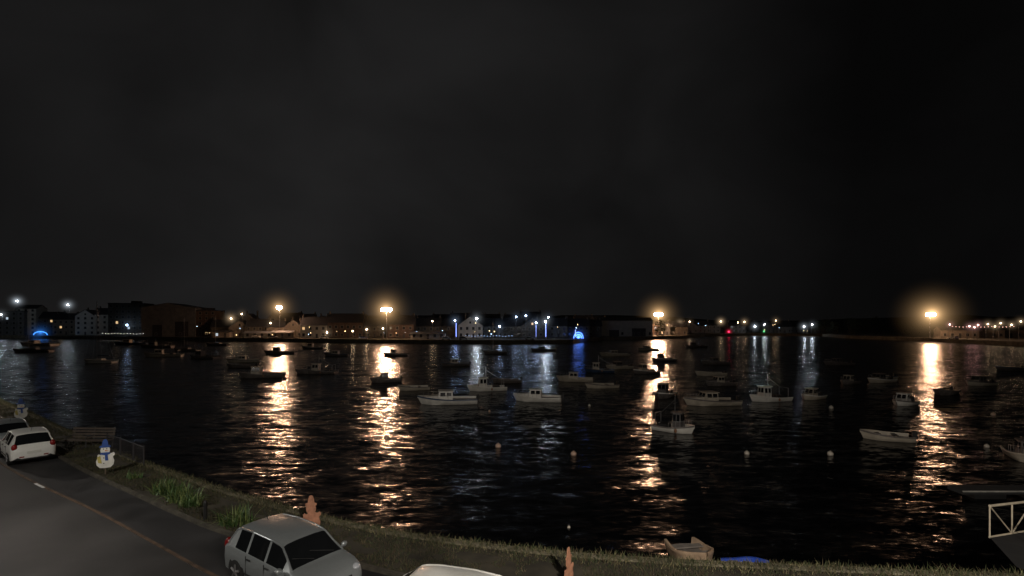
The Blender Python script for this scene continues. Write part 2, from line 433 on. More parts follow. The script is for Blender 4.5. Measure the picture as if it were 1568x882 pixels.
    mb.tube((1.18*L, .5, 1.04*H), (.98*L, -.1, 1.22*H), .01, n=5); mb.tube((1.18*L, -.1, 1.045*H), (.98*L, -.6, 1.19*H), .01, n=5)
    mb.tube((-1.2*L, 0, 1.57*H), (-1.45*L, 0, 1.80*H), .008, n=5)
    mb.build('seams_and_handles', [seam], e)
    mb = MB()
    for s_ in (1, -1): mb.sph((.98*L, s_*.97, 1.00*H), (.06, .10, .075), 0); mb.tube((.98*L, s_*.86, .95*H), (.98*L, s_*.94, .97*H), .03)
    mb.build('mirrors', [paint], e, 50)
    return e
silver = mat('paint_silver', (.32, .35, .36), .34, metal=.5, var=.05, scale=20)
white = mat('paint_white', (.72, .72, .68), .28, var=.04, scale=20)
grey = mat('paint_grey', (.2, .2, .22), .3, metal=.3, var=.05)
blue = mat('paint_darkblue', (.04, .06, .12), .3, var=.05)
car(-5.95, 13.85, ZR, math.atan2(-.56, .83), silver, .92, .95)
car(-25.3, 26.7, ZR, math.atan2(.62, -.78), white, .97, .9)
car(-29.2, 29.6, ZR, math.atan2(.62, -.78), silver, .93, .9)
car(-1.75, 11.35, ZR, math.atan2(.30, -.95), white, .88, .95)

# ------------------------------------------------------------ boats
hullw = mat('gelcoat_white', (.68, .66, .60), .4, var=.15, scale=1.5)
hullc = mat('gelcoat_cream', (.44, .39, .31), .45, var=.2, scale=1.5)
hullb = mat('hull_blue', (.04, .07, .13), .4, var=.2); hulld = mat('hull_dark', (.13, .115, .105), .5, var=.35)
deckm = mat('deck', (.18, .16, .14), .7, var=.3); bwin = mat('boat_window', (.01, .012, .015), .1); steel = mat('steel_rail', (.3, .3, .3), .4, metal=.8)
cabd = mat('cabin_dark', (.10, .09, .085), .6, var=.3)
def boat(x, y, L, ang, kind=1, hull=None, name=None, mast=0, cab=None, fbx=0):
    hull = hull or hullw
    name = name or {0: 'open_boat', 1: 'motor_boat', 2: 'fishing_boat', 3: 'sailing_boat'}[kind]
    e = empty(name, (x, y, 0), ang)
    B = L*.18+.35; fb = .28+L*.05+fbx
    N = 12; rings = []
    for i in range(N+1):
        t = i/N; bx = (-.5+t)*L
        hb = B*(0.86+.14*math.sin(min(t/.5, 1)*math.pi/2))*(1 if t < .5 else max(.0, 1-((t-.5)/.5)**2.3))
        sh = fb*(1+.55*max(0, t-.35)**1.3/.57)
        hb = max(hb, .03)
        rake = .12*L*max(0, t-.7)/.3
        rings.append([(bx-rake*.9, 0, -.25), (bx-rake*.55, hb*.80, .02), (bx-rake*.2, hb*.95, sh*.55), (bx-rake*.08, hb, sh*.80), (bx, hb+.03, sh*.86), (bx, hb+.02, sh), (bx, max(hb-.08, 0), sh), (bx, max(hb-.10, 0), sh-.25), (bx, 0, sh-.22)])
    mb = MB(); n = 9
    for sg in (1, -1):
        vs = [(p[0], p[1]*sg, p[2]) for r in rings for p in r]
        fs = []; ms = []
        for i in range(N):
            for k in range(n-1):
                f = (i*n+k, (i+1)*n+k, (i+1)*n+k+1, i*n+k+1)
                fs.append(f if sg < 0 else f[::-1]); ms.append(0 if k in (1, 2, 5, 6) else (1 if k in (3, 4) else (2 if k == 7 else 3)))
        o = len(mb.v); mb.v += vs; mb.f += [tuple(a+o for a in f) for f in fs]; mb.m += ms
        mb.add([(p[0], p[1]*sg, p[2]) for p in rings[0]], [tuple(range(9)) if sg > 0 else tuple(range(8, -1, -1))], 0)
    stripe = R.choice((hullb, hulld, hullw, hull, hulld))
    mb.build('hull', [hull, stripe if not fbx else hull, deckm, cabd], e, 45)
    zd = fb-.2
    cab = cab or (hullw if hull is hullw else (hullc if R.random() < .6 else cabd))
    def wheelhouse(cx, l, wd, h, slope=.25):
        mb = MB()
        x0, x1 = cx-l/2, cx+l/2
        vs = [(x0, -wd, zd), (x1+slope, -wd, zd), (x1+slope, wd, zd), (x0, wd, zd), (x0, -wd*.95, zd+h*.5), (x1+slope*.6, -wd*.95, zd+h*.5), (x1+slope*.6, wd*.95, zd+h*.5), (x0, wd*.95, zd+h*.5),
              (x0+.03, -wd*.86, zd+h), (x1, -wd*.86, zd+h), (x1, wd*.86, zd+h), (x0+.03, wd*.86, zd+h)]
        mb.add(vs, [(0, 1, 5, 4), (1, 2, 6, 5), (2, 3, 7, 6), (3, 0, 4, 7), (4, 5, 9, 8), (5, 6, 10, 9), (6, 7, 11, 10), (7, 4, 8, 11), (8, 9, 10, 11)], 0)
        mb.box((cx, 0, zd+h+.035), (l+.3, wd*2-.05, .06))
        mb.build('wheelhouse', [cab], e)
        mb = MB()
        for s_ in (1, -1):
            for k in range(2):
                a0 = x0+l*(.08+.47*k); a1 = a0+l*.38
                yy0 = wd*.955*s_; yy1 = wd*.875*s_
                mb.add([(a0, yy0+.012*s_, zd+h*.52), (a1, yy0+.012*s_, zd+h*.52), (a1, yy1+.014*s_, zd+h*.92), (a0, yy1+.014*s_, zd+h*.92)], [(0, 1, 2, 3)])
            for k in (-1, 1):
                yc = k*wd*.42; hw = wd*.36
                mb.add([(x1+slope*.6+.015, yc-hw, zd+h*.53), (x1+slope*.6+.015, yc+hw, zd+h*.53), (x1+.04, yc+hw*.95, zd+h*.93), (x1+.04, yc-hw*.95, zd+h*.93)], [(0, 1, 2, 3)])
        mb.build('windows', [bwin], e)
    def rail():
        mb = MB(); pts = [(r[5][0]-.1, r[5][1]-.06 if r[5][1] > .1 else 0, r[5][2]) for r in rings[6:]]
        for sg in (1, -1):
            P = [(p[0], p[1]*sg, p[2]+.42) for p in pts]
            for i in range(len(P)-1):
                mb.tube(P[i], P[i+1], .014, n=5)
                mb.tube(P[i], (P[i][0], P[i][1], P[i][2]-.45), .012, n=5)
        mb.build('bow_rail', [steel], e)
    def outboard():
        mb = MB(); mb.box((-.5*L-.15, 0, fb+.05), (.30, .26, .42)); mb.box((-.5*L-.12, 0, fb-.4), (.12, .1, .6)); mb.sph((-.5*L-.15, 0, fb+.28), (.17, .14, .1))
        mb.build('outboard', [dark], e, 60)
    if kind == 0:
        mb = MB()
        for t in (-.2, .12): mb.box((t*L, 0, fb-.07), (.28, B*1.8, .04))
        mb.build('thwarts', [deckm], e)
        if L > 3.1: outboard()
    elif kind == 1:
        wheelhouse(.02*L, L*.22, B*.58, 1.0, .35)
        mb = MB(); mb.add([(.14*L, -B*.6, fb), (.14*L, B*.6, fb), (.40*L, B*.25, fb+.22), (.40*L, -B*.25, fb+.22), (.14*L, -B*.5, fb+.38), (.14*L, B*.5, fb+.38)], [(0, 3, 4), (1, 5, 2), (4, 3, 2, 5), (0, 1, 2, 3)])
        mb.build('cuddy', [hull], e); rail(); outboard()
    elif kind == 2:
        wheelhouse(.10*L, L*.19, B*.48, 1.35, .1); rail()
        mb = MB(); mb.tube((0.02*L, 0, zd), (0.02*L, 0, zd+2.8), .04, .02, 6); mb.tube((.02*L, -.4, zd+2.1), (.02*L, .4, zd+2.1), .02, n=5); mb.tube((.02*L, 0, zd+2.4), (-.4*L, 0, fb+.8), .015, n=5)
        mb.box((-.25*L, 0, fb), (.8, B, .3), 1); mb.tube((-.42*L, B*.6, fb-.2), (-.42*L, B*.6, fb+1.0), .025, n=6); mb.tube((-.42*L, -B*.6, fb-.2), (-.42*L, -B*.6, fb+1.0), .025, n=6); mb.tube((-.42*L, -B*.6, fb+1.0), (-.42*L, B*.6, fb+1.0), .025, n=6)
        mb.build('mast_and_gantry', [steel, dark], e)
        mb = MB(); mb.sph((-.1*L, B*1.02, fb*.6), (.12, .1, .17)); mb.sph((.15*L, -B*1.02, fb*.6), (.12, .1, .17)); mb.build('fenders', [mat('fender', (.3, .14, .07), .5)], e, 60)
    elif kind == 3:
        mb = MB(); mb.add([(-.15*L, -B*.55, fb), (-.15*L, B*.55, fb), (.28*L, B*.3, fb), (.28*L, -B*.3, fb), (-.13*L, -B*.45, fb+.45), (-.13*L, B*.45, fb+.45), (.2*L, B*.22, fb+.3), (.2*L, -B*.22, fb+.3)], [(0, 3, 7, 4), (1, 5, 6, 2), (4, 7, 6, 5), (3, 2, 6, 7), (0, 4, 5, 1)])
        mb.build('coachroof', [hull], e)
        mh = mast or L*1.35
        mb = MB(); mb.tube((.08*L, 0, fb), (.08*L, 0, mh), .08, .05, 6); mb.tube((.08*L, 0, fb+1.0), (-.35*L, 0, fb+1.0), .06, n=6)
        for a_ in ((.48*L, 0), (-.48*L, 0), (.06*L, B), (.06*L, -B)): mb.tube((.08*L, 0, mh*.97), (*a_, fb), .012, n=3)
        mb.tube((.08*L, -.6, mh*.6), (.08*L, .6, mh*.6), .02, n=4)
        mb.build('mast_and_rigging', [steel], e)
        mb = MB(); mb.tube((.05*L, 0, fb+1.12), (-.33*L, 0, fb+1.12), .12, .09, 8); mb.build('furled_sail', [hullb], e, 60); rail()
    return e
PI = math.pi
boats = [  # x, y, length, heading, kind, hull
 (-7.25, 57.4, 6.6, PI+.12, 1, hullw), (2.9, 59.3, 5.6, PI-.15, 1, hullw), (-3.4, 68.5, 5.2, PI+.2, 2, hullw), (-13.3, 69, 4.2, PI+.3, 0, hullc),
 (18.6, 62.6, 4.6, PI+.95, 2, hulld), (21.9, 56.6, 6.1, PI+.1, 1, hullc), (29.7, 59.3, 4.8, PI+.2, 2, hullw), (35.6, 60.8, 3.4, PI+.5, 1, hullc),
 (13.5, 42.6, 3.4, -.7, 2, hullw), (28.9, 39.6, 3.4, PI-.35, 0, hullc), (43.2, 56.4, 3.4, PI+.5, 1, hullw), (12.4, 71.3, 4.6, PI+.2, 0, hullc),
 (9.7, 79.3, 5.6, PI-.2, 1, hullc), (-.9, 77.5, 4.4, PI+.25, 0, hulld), (-19.4, 78.4, 4.6, PI+.3, 1, hulld), (-34.4, 91.6, 6, PI, 2, hulld),
 (-41.6, 85, 7.0, PI+.2, 2, hulld), (-36, 92, 5.5, PI+.3, 1, hulld), (-93.5, 116, 6.5, PI+.1, 3, hullw), (-94, 138, 9, PI+.3, 2, hullc), (-79, 131, 8, PI-.2, 2, hulld),
 (-150, 160, 10, PI+.3, 3, hulld), (-62, 118, 7, PI+.3, 1, hullc), (-68, 150, 9, PI+.1, 2, hulld), (-48, 140, 7, PI, 1, hulld),
 (30, 74, 4.4, PI+.2, 1, hulld), (34, 88, 5, PI, 0, hullc), (24, 92, 5.0, PI+.3, 2, hulld), (56, 78, 4.6, PI+.3, 1, hullc), (50, 76, 3.4, PI+.5, 1, hulld), (60, 83, 4, PI+.1, 0, hullc),
 (67.8, 74.3, 4.4, PI+.2, 1, hullc), (55, 65, 4.5, PI+.6, 0, hulld), (44.4, 112, 6, PI, 1, hulld), (36, 122, 6, PI+.2, 2, hulld),
 (28, 140, 8, PI, 1, hullc), (-32, 141, 7, PI, 2, hulld), (-12, 108, 6, PI+.2, 1, hulld), (16, 94, 5.5, PI-.2, 2, hullb), (21, 101, 5.5, PI+.3, 1, hullc),
 (-55, 104, 6, PI, 0, hulld), (33.9, 33.6, 3.6, PI+1.1, 1, hullc), (-105, 165, 8, PI, 3, hulld), (-132, 190, 11, PI+.2, 2, hulld), (-160, 215, 13, PI+.2, 2, hullb),
 (-190, 205, 14, PI, 2, hullw), (-118, 205, 9, PI, 3, hulld), (70, 110, 6, PI, 1, hulld), (95, 98, 5, PI, 0, hulld), (-5, 150, 7, PI, 3, hulld), (10, 165, 8, PI, 1, hulld),
 (45, 170, 7, PI+.2, 1, hullc), (68, 190, 8, PI, 2, hulld), (-70, 180, 8, PI, 2, hulld)]
for b_ in boats:
    boat(b_[0], b_[1], b_[2], b_[3], b_[4], b_[5], mast=(14 if b_[0] == -93.5 else 0), cab=(cabd if b_[0] in (13.5, 18.6) else None))
# small dinghies moored right under the sea wall
boat(6.75, 19.2, 2.0, math.atan2(-.94, -.33)+.5, 0, mat('dinghy_tan', (.42, .30, .20), .6, var=.2), 'dinghy', fbx=.16)
boat(8.35, 18.2, 1.5, -.1, 0, mat('dinghy_blue', (.02, .07, .45), .5, var=.1), 'blue_dinghy', fbx=.02)
# mooring buoys
def buoy(x, y, r, col):
    e = empty('mooring_buoy', (x, y, 0)); mb = MB(); mb.sph((0, 0, r*.45), r, 0, 14, 10); mb.tube((0, 0, r*1.3), (0, 0, r*1.75), .03, n=6)
    mb.build('float', [col], e, 60)
    mb = MB(); mb.tube((-.05, 0, r*1.75), (.05, 0, r*1.75), .03, n=6); mb.tube((0, 0, r*.2), (0, 0, r*.35), r*1.0, r*1.01, 14); mb.build('ring_and_band', [dark], e)
bw = mat('buoy_white', (.55, .50, .42), .5, var=.2); bo = mat('buoy_orange', (.55, .38, .28), .5, var=.2)
for (x, y, r, c) in ((-1.0, 37.1, .20, bo), (4.2, 34.9, .19, bo), (16.1, 35.1, .17, bw), (21.7, 34.9, .19, bw), (33.6, 53.9, .22, bw), (2.5, 22.5, .07, bw), (34.4, 37.1, .16, bw), (8.4, 55.6, .14, bw),
                     (-2.3, 52, .12, bo), (38, 31, .13, bo), (47, 50, .18, bo)):
    buoy(x, y, r, c)

# pontoon and gangway at the right
e = empty('pontoon', (0, 0, 0)); mb = MB()
mb.box((34, 26.6, .35), (22, .9, .2)); mb.build('deck', [mat('pontoon_deck', (.02, .02, .02), .9, bump=.3)], e)
mb = MB()
for i in range(8): mb.box((24.5+i*2.7, 26.6, .08), (1.6, .8, .30))
mb.build('floats', [dark], e)
mb = MB(); mb.box((34, 26.12, .42), (22, .05, .07)); mb.build('edge_rail', [mat('galvanised', (.3, .29, .26), .6, var=.3)], e)
e = empty('gangway', (0, 0, 0)); mb = MB()
galv = mat('gangway_paint', (.55, .48, .36), .5, var=.2)
p0 = Vector((15.55, 15.85, ZR+.15)); p1 = Vector((27.5, 21.5, .9)); dv = p1-p0; sd = Vector((-dv.y, dv.x, 0)).normalized()*.6
for s_ in (1, -1):
    a0 = p0+sd*s_; N = 9
    mb.tube(a0, a0+dv, .035); mb.tube(a0+Vector((0, 0, 1.0)), a0+dv+Vector((0, 0, 1.0)), .04)
    for i in range(N+1):
        q = a0+dv*(i/N); mb.tube(q, q+Vector((0, 0, 1.0)), .022, n=6)
        if i < N:
            q2 = a0+dv*((i+1)/N)
            if i % 2: mb.tube(q, q2+Vector((0, 0, 1.0)), .02, n=6)
            else: mb.tube(q+Vector((0, 0, 1.0)), q2, .02, n=6)
mb.build('trusses', [galv], e)
mb = MB(); mb.add([p0+sd, p0-sd, p1-sd, p1+sd], [(0, 1, 2, 3)]); q0 = Vector((14.5, 13.9, ZR+.12)); mb.add([p0+sd, p0-sd, q0-sd, q0+sd], [(0, 1, 2, 3)]); mb.build('walkway', [mat('gangway_deck', (.012, .012, .012), .95)], e)

# ------------------------------------------------------------ far shore
SH = [(-900, 420), (-420, 335), (-307, 307), (-245, 292), (-161, 261), (-104, 243), (-53, 228), (0, 220), (27, 226), (36, 250), (48, 270), (75, 281), (100, 302), (130, 345), (173, 371), (214, 353), (200, 307),
      (205, 261), (202, 220), (198, 190), (206, 150), (235, 100), (420, 55), (3000, 0)]
mb = MB(); P = [(x, y, ZQ) for x, y in SH]+[(3500, 4500, ZQ), (-3500, 4500, ZQ), (-3500, 600, ZQ)]
mb.add(P, [tuple(range(len(P)))])
far = mb.build('far_ground', [mat('far_ground_mat', (.05, .046, .03), .9, scale=.15, var=.5)])
mb = MB(); nS = len(SH)
mb.add([(x, y, ZQ+.25) for x, y in SH]+[(x, y, -1) for x, y in SH], [(i, i+nS, i+1+nS, i+1) for i in range(nS-1)])
o2 = offset(SH, .8)
mb.add([(x, y, ZQ+.25) for x, y in SH]+[(x, y, ZQ+.25) for x, y in o2], [(i, i+1, i+1+nS, i+nS) for i in range(nS-1)])
mb.add([(x, y, ZQ+.25) for x, y in o2]+[(x, y, ZQ-.1) for x, y in o2], [(i, i+1, i+1+nS, i+nS) for i in range(nS-1)])
mb.build('harbour_quay', [mat('quay_stone', (.15, .13, .09), .9, scale=.6, var=.4)])

wl = {'stone': mat('wall_stone', (.12, .105, .085), .9, scale=1, var=.3), 'white': mat('wall_render', (.48, .46, .41), .85, scale=.6, var=.12), 'cream': mat('wall_cream', (.24, .20, .16), .85, scale=.6, var=.15),
      'grey': mat('wall_grey', (.16, .16, .16), .85, scale=.6, var=.2), 'brown': mat('wall_brick', (.12, .08, .06), .85, scale=1, var=.25)}
slate = mat('slate_roof', (.04, .042, .048), .6, scale=2, var=.3); frame = mat('window_frame', (.3, .3, .28), .5); wdark = mat('window_dark', (.015, .017, .02), .1)
wlit = emat('window_lit', (1, .62, .28), .9); wcold = emat('window_lit_cool', (.7, .85, 1), .7); doorm = mat('door_paint', (.05, .045, .05), .5)
def building(kind, u, d, wd, dp, eave, ridge, wall, lit=.06, gable_front=False, flat=False, rz=None, storeys=None):
    x, y = u*d, d
    rz = math.atan2(-x, y)*.35 if rz is None else rz
    e = empty(kind, (x, y+dp/2, ZQ), rz)
    h = eave; hw, hd = wd/2, dp/2
    mb = MB(); mb.box((0, 0, h/2), (wd, dp, h))
    rh = ridge-eave
    if not flat:
        if gable_front: mb.add([(-hw, -hd, h), (hw, -hd, h), (0, -hd, h+rh), (-hw, hd, h), (hw, hd, h), (0, hd, h+rh)], [(0, 1, 2), (4, 3, 5)])
        else: mb.add([(-hw, -hd, h), (-hw, hd, h), (-hw, 0, h+rh), (hw, -hd, h), (hw, hd, h), (hw, 0, h+rh)], [(0, 2, 1), (3, 4, 5)])
    mb.build('walls', [wl[wall]], e)
    mb = MB(); o = .35
    if flat:
        mb.box((0, 0, h+.2), (wd+.5, dp+.5, .4)); mb.box((hw*.3, 0, h+1.1), (wd*.2, dp*.4, 1.4))
    elif gable_front:
        for s_ in (1, -1): mb.add([(s_*(hw+o), -hd-o, h-.2), (s_*(hw+o), hd+o, h-.2), (0, hd+o, h+rh+.12), (0, -hd-o, h+rh+.12), (s_*(hw+o), -hd-o, h-.4), (0, -hd-o, h+rh-.1)], [(0, 1, 2, 3), (0, 3, 5, 4)])
    else:
        for s_ in (1, -1): mb.add([(-hw-o, s_*(hd+o), h-.2), (hw+o, s_*(hd+o), h-.2), (hw+o, 0, h+rh+.12), (-hw-o, 0, h+rh+.12)], [(0, 1, 2, 3)])
    mb.build('roof', [slate], e)
    if not flat and kind == 'house':
        mb = MB()
        for cx in (-hw+.5, hw-.5):
            if gable_front: mb.box((cx*.5, hd*.5, h+rh*.8), (.6, 1.1, rh*.9+1.2))
            else: mb.box((cx, 0, h+rh+.4), (.6, 1.2, 1.6))
        mb.build('chimney', [wl['stone']], e)
    st = storeys or max(1, int(h//2.8)); nw = max(2, int(wd/3.0))
    wb = MB(); fb_ = MB()
    for s in range(st):
        for k in range(nw):
            if s == 0 and k == nw//2 and kind == 'house': continue
            cx = -hw+wd*(k+.5)/nw; cz = 1.6+s*(h/st)
            if kind == 'warehouse' and (s > 0 or R.random() < .5): continue
            t = R.random(); mi = 0 if t > lit else (1 if t > lit*.3 else 2)
            wb.box((cx, -hd-.03, cz), (1.1, .04, 1.4), mi)
            for dx in (-.6, .6): fb_.box((cx+dx, -hd-.05, cz), (.1, .1, 1.6))
            fb_.box((cx, -hd-.05, cz+.75), (1.1, .1, .1)); fb_.box((cx, -hd-.07, cz-.78), (1.4, .14, .1)); fb_.box((cx, -hd-.06, cz), (.06, .05, 1.4))
    if gable_front and rh > 2 and kind == 'house': wb.box((0, -hd-.03, h+rh*.3), (.9, .04, 1.1), 0 if R.random() > .15 else 1)
    if wb.v: wb.build('windows', [wdark, wlit, wcold], e)
    if fb_.v: fb_.build('window_frames', [frame], e)
    mb = MB()
    if kind == 'warehouse': mb.box((hw*.5, -hd-.05, h*.26), (wd*.25, .08, h*.5)); mb.box((-hw*.4, -hd-.05, h*.2), (wd*.18, .08, h*.4))
    else: mb.box((-hw+wd*(nw//2+.5)/nw, -hd-.05, 1.05), (1.0, .08, 2.1))
    mb.build('door', [doorm], e)
    return e
Bd = building
Bd('apartment_block', -.985, 325, 14, 12, 15, 15, 'grey', .05, flat=True)
Bd('apartment_block', -.955, 330, 11, 12, 17, 19.5, 'white', .05)
Bd('house', -.91, 335, 14, 10, 11, 15, 'stone'); Bd('house', -.88, 335, 12, 10, 10, 14, 'cream')
Bd('house', -.838, 322, 11, 11, 12, 16, 'white', gable_front=True); Bd('house', -.80, 320, 11, 11, 13, 17, 'white')
Bd('apartment_block', -.76, 300, 18, 14, 19, 19, 'stone', .03, flat=True)
Bd('warehouse', -.68, 285, 27, 22, 16.5, 18.8, 'grey', 0, gable_front=True)
Bd('apartment_block', -.607, 290, 13, 12, 14.5, 14.5, 'brown', .04, flat=True)
for (u, d, wd, ev, ri, c, gf) in ((-.57, 285, 11, 5.5, 9.5, 'stone', False), (-.535, 282, 11, 5.5, 9, 'cream', True), (-.50, 280, 12, 5.8, 9.8, 'stone', False), (-.465, 276, 9, 5.5, 9, 'cream', False), (-.43, 272, 9, 5.5, 9.5, 'stone', True),
        (-.39, 262, 13, 6.5, 10.8, 'white', False), (-.328, 265, 18, 8, 12.5, 'brown', False), (-.27, 266, 10, 6, 10, 'stone', False), (-.219, 256, 13, 7, 11.5, 'brown', False), (-.165, 270, 13, 6, 10.5, 'stone', False),
        (-.125, 272, 11, 6, 10, 'stone', False), (-.082, 262, 12.5, 6.5, 11.0, 'white', True), (-.04, 270, 12, 6, 10, 'grey', False), (.0, 272, 11, 6, 10.5, 'stone', False), (.04, 268, 12, 6, 10, 'stone', True), (.085, 272, 13, 6.2, 10.3, 'grey', False),
        (.13, 275, 12, 6, 10, 'stone', False), (.162, 282, 8, 6, 9.5, 'stone', False)):
    Bd('house', u, d, wd, 9, ev, ri, c, .04, gf)
Bd('boat_shed', -.165, 240, 16, 6, 2.8, 3.4, 'white', .0); Bd('boat_shed', -.49, 258, 17, 5, 2.6, 3.4, 'white', 0); Bd('boat_shed', -.45, 256, 10, 5, 3, 3.8, 'cream', 0); Bd('boat_shed', -.57, 268, 8, 5, 3, 3.6, 'cream', .3)
Bd('warehouse', .223, 293, 31, 16, 9, 10.8, 'white', 0)
for i in range(16):
    u = .28+i*.023; Bd('house', u, R.uniform(385, 430) if u > .33 else 325, R.uniform(9, 13), 9, R.uniform(4.5, 6), R.uniform(7.5, 9.5), R.choice(('stone', 'brown', 'grey')), .05, R.random() < .3, rz=0)
for i in range(34):   # streets behind
    u = -.95+i*.034+R.uniform(-.01, .01); Bd('house', u, R.uniform(300, 345)*(1.08 if u < -.55 else 1), R.uniform(9, 15), 9, R.uniform(7, 9), R.uniform(11, 14.5), R.choice(('stone', 'stone', 'grey', 'brown')), .03, R.random() < .3)
for (u, d, wd) in ((.88, 262, 16), (.93, 262, 16), (.98, 262, 16)):
    Bd('boat_shed', u, d, wd, 8, 4.2, 6, 'cream', .05, rz=-.3)

def trees(name, pts):
    mb = MB()
    for (x, y, z, rx, rz_) in pts:
        for k in range(7): mb.tube((x+R.uniform(-rx, rx)*.5, y, ZQ), (x+R.uniform(-rx, rx), y, z), .2, .08, 4, 1)
        for i in range(420):
            a = R.uniform(0, 6.28); rr = R.random()**.4; ph = R.uniform(-1.2, 1.5)
            c = Vector((x+rx*rr*math.cos(a)*math.cos(ph), y+rx*.7*rr*math.sin(a)*math.cos(ph), z+rz_*rr*math.sin(ph)))
            s = R.uniform(.25, .6); t = Vector((R.uniform(-1, 1), R.uniform(-1, 1), R.uniform(-1, 1))).normalized(); t2 = t.orthogonal().normalized()
            mb.add([c-t*s, c+t2*s*.6, c+t*s, c-t2*s*.6], [(0, 1, 2, 3)])
    mb.build(name, [mat('foliage', (.045, .06, .03), .9, scale=.3, var=.5), mat('bark', (.06, .05, .04), .9)])
trees('distant_trees', [(215+i*6.0+R.uniform(-2, 2), 350+R.uniform(-12, 25), 7+R.uniform(-1, 2.5), R.uniform(4, 6.5), R.uniform(3.5, 5)) for i in range(14)] +
      [(u*300, 300, 7, 4, 4) for u in (-.59, -.42, -.3, -.14, .02, .11, .29)])
mb = MB(); N = 90; vs = []
for i in range(N+1):
    x = -1600+3200*i/N; hgt = 14+9*mn.noise(Vector((x*.004, 1, 0)))+3*mn.noise(Vector((x*.02, 2, 0)))
    vs += [(x, 560, ZQ-.5), (x, 720, hgt+2), (x, 1000, hgt*.6)]
mb.add(vs, [(3*i+k, 3*i+3+k, 3*i+4+k, 3*i+1+k) for i in range(N) for k in (0, 1)])
mb.build('distant_hill', [mat('hill_mat', (.03, .035, .02), .95, scale=.05, var=.4)], smooth=60)

# ------------------------------------------------------------ lamps
ORG = (1.0, .56, .33); WRM = (1, .70, .42); BLW = (.50, .68, 1.0); WHT = (.80, .90, 1.0); PNK = (1, .5, .45)
pole = mat('lamp_pole', (.2, .2, .2), .5, metal=.5)
def glow_ball(parent, loc, rad, col, k, tag):  # emissive ball added to imitate the glare around a light
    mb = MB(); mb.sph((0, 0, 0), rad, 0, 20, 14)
    mb.build('lamp_glow', [glowmat('glow_'+tag, col, k, rad)], parent, 60, loc)
def mastlamp(x, y, z, strength, nh=4, glow=.35, rad=9, tag='o', hr=.6):
    e = empty('added_fill_light', (x, y, ZQ))
    zz = z-ZQ
    mb = MB(); mb.tube((0, 0, 0), (0, 0, zz+.6), .22, .11, 10); mb.box((0, .45, zz+.2), (1.3*nh*.75, .15, .15)); mb.box((0, 0, .2), (.8, .8, .4)); mb.build('mast', [pole], e, 50)
    em = emat('flood_'+tag, ORG, strength)
    mb = MB(); hb = MB()
    for i in range(nh):
        xx = (i-(nh-1)/2)*1.15
        mb.sph((xx, -.45, zz), (hr*.95, hr*.5, hr*.9), 0, 10, 6); hb.box((xx, .12, zz+.05), (1.13, .25, 1.5))
    mb.build('lamps', [em], e); hb.build('housings', [dark], e)
    glow_ball(e, (0, -1.2, zz), rad, (1, .60, .27), glow, tag)
mastlamp(-.454*262, 262, 17.0, 640, 2, .55, 13, 'a', .95)
mastlamp(-.245*237, 237, 15.2, 440, 4, .95, 15, 'b', .85)
mastlamp(.2855*312, 312, 14.2, 720, 4, 1.3, 17, 'c', 1.0)
mastlamp(.8165*258, 258, 13.4, 300, 4, 1.4, 20, 'd', .9)
def lamp(u, d, z, col, tag, strength, r=.28, glow=0.0, rad=4, nm='street_lamp'):
    x, y = u*d, d; e = empty(nm, (x, y, ZQ)); zz = z-ZQ
    mb = MB(); mb.tube((0, 0, 0), (0, 0, zz+.3), .11, .06, 7); mb.tube((0, 0, zz+.3), (0, -.9, zz+.45), .05, n=6); mb.tube((0, -.6, zz+.42), (0, -1.2, zz+.47), .16, .1, 8); mb.build('post', [pole], e)
    mb = MB(); mb.sph((0, -.9, zz), (r, r, r), 0, 8, 6); mb.build('bulb', [emat('bulb_'+tag, col, strength)], e)
    if glow: glow_ball(e, (0, -.9, zz), rad, col, glow, '%s_%g_%g' % (tag, glow, rad))
for (u, d, z, glow) in ((-.547, 262, 11.5, .25), (-.526, 275, 14, .05), (-.283, 250, 6, .04), (-.251, 245, 6.5, .05), (.327, 330, 9.2, .22), (.346, 340, 10, .03), (.407, 380, 10.3, .4), (.453, 380, 10, .2), (.514, 385, 11, .08), (-.155, 262, 10, 0), (-.47, 268, 9, .04), (.44, 380, 9.5, 0), (-.31, 258, 5, 0), (-.36, 250, 4.5, .08)):
    lamp(u, d, z, WRM, 'warm', 40, .3, glow, 6)
for (u, d, z) in ((.852, 245, 8.4), (.89, 235, 7.6), (.907, 240, 8.2), (.926, 238, 8.6), (.951, 236, 9), (.972, 236, 8.3), (.99, 232, 9.8), (.90, 250, 7), (.94, 250, 7.4)):
    lamp(u, d, z, PNK if u < .92 else WRM, 'pink' if u < .92 else 'warm2', 14, .3, .12, 4)
for (u, d, z, glow) in ((-.964, 300, 22, .35), (-.865, 300, 19.7, .3), (-.111, 238, 10.2, .08), (-.069, 240, 11.2, .12), (-.024, 250, 7.5, .04), (.008, 260, 12.2, .04), (.027, 262, 12.8, .04), (.047, 234, 9.2, .08), (.065, 233, 9.8, .10), (.071, 262, 12, .03),
                      (.473, 380, 6.6, .2), (.569, 360, 6.7, .2), (.585, 360, 8, .08), (-.995, 300, 14, .1), (.492, 380, 8, .04), (-.75, 296, 8, .03)):
    far_l = u > .4 or u < -.8
    bright = u in (-.069, .065)
    lamp(u, d, z, WHT if far_l or bright else BLW, 'cool%d%d' % (far_l, bright), 150 if far_l else (330 if bright else 70), .32, glow, 6)
def column(u, d, z0, z1):
    e = empty('illuminated_column', (u*d, d, ZQ)); mb = MB(); mb.tube((0, 0, z0-ZQ), (0, 0, z1-ZQ), .15, n=8); mb.build('light_tube', [emat('tube_blue', (.20, .30, 1), 2.6)], e)
    mb = MB(); mb.tube((0, 0, 0), (0, 0, z0-ZQ), .22, n=8); mb.tube((0, 0, z1-ZQ), (0, 0, z1-ZQ+.3), .2, .1, n=8); mb.build('base', [pole], e)
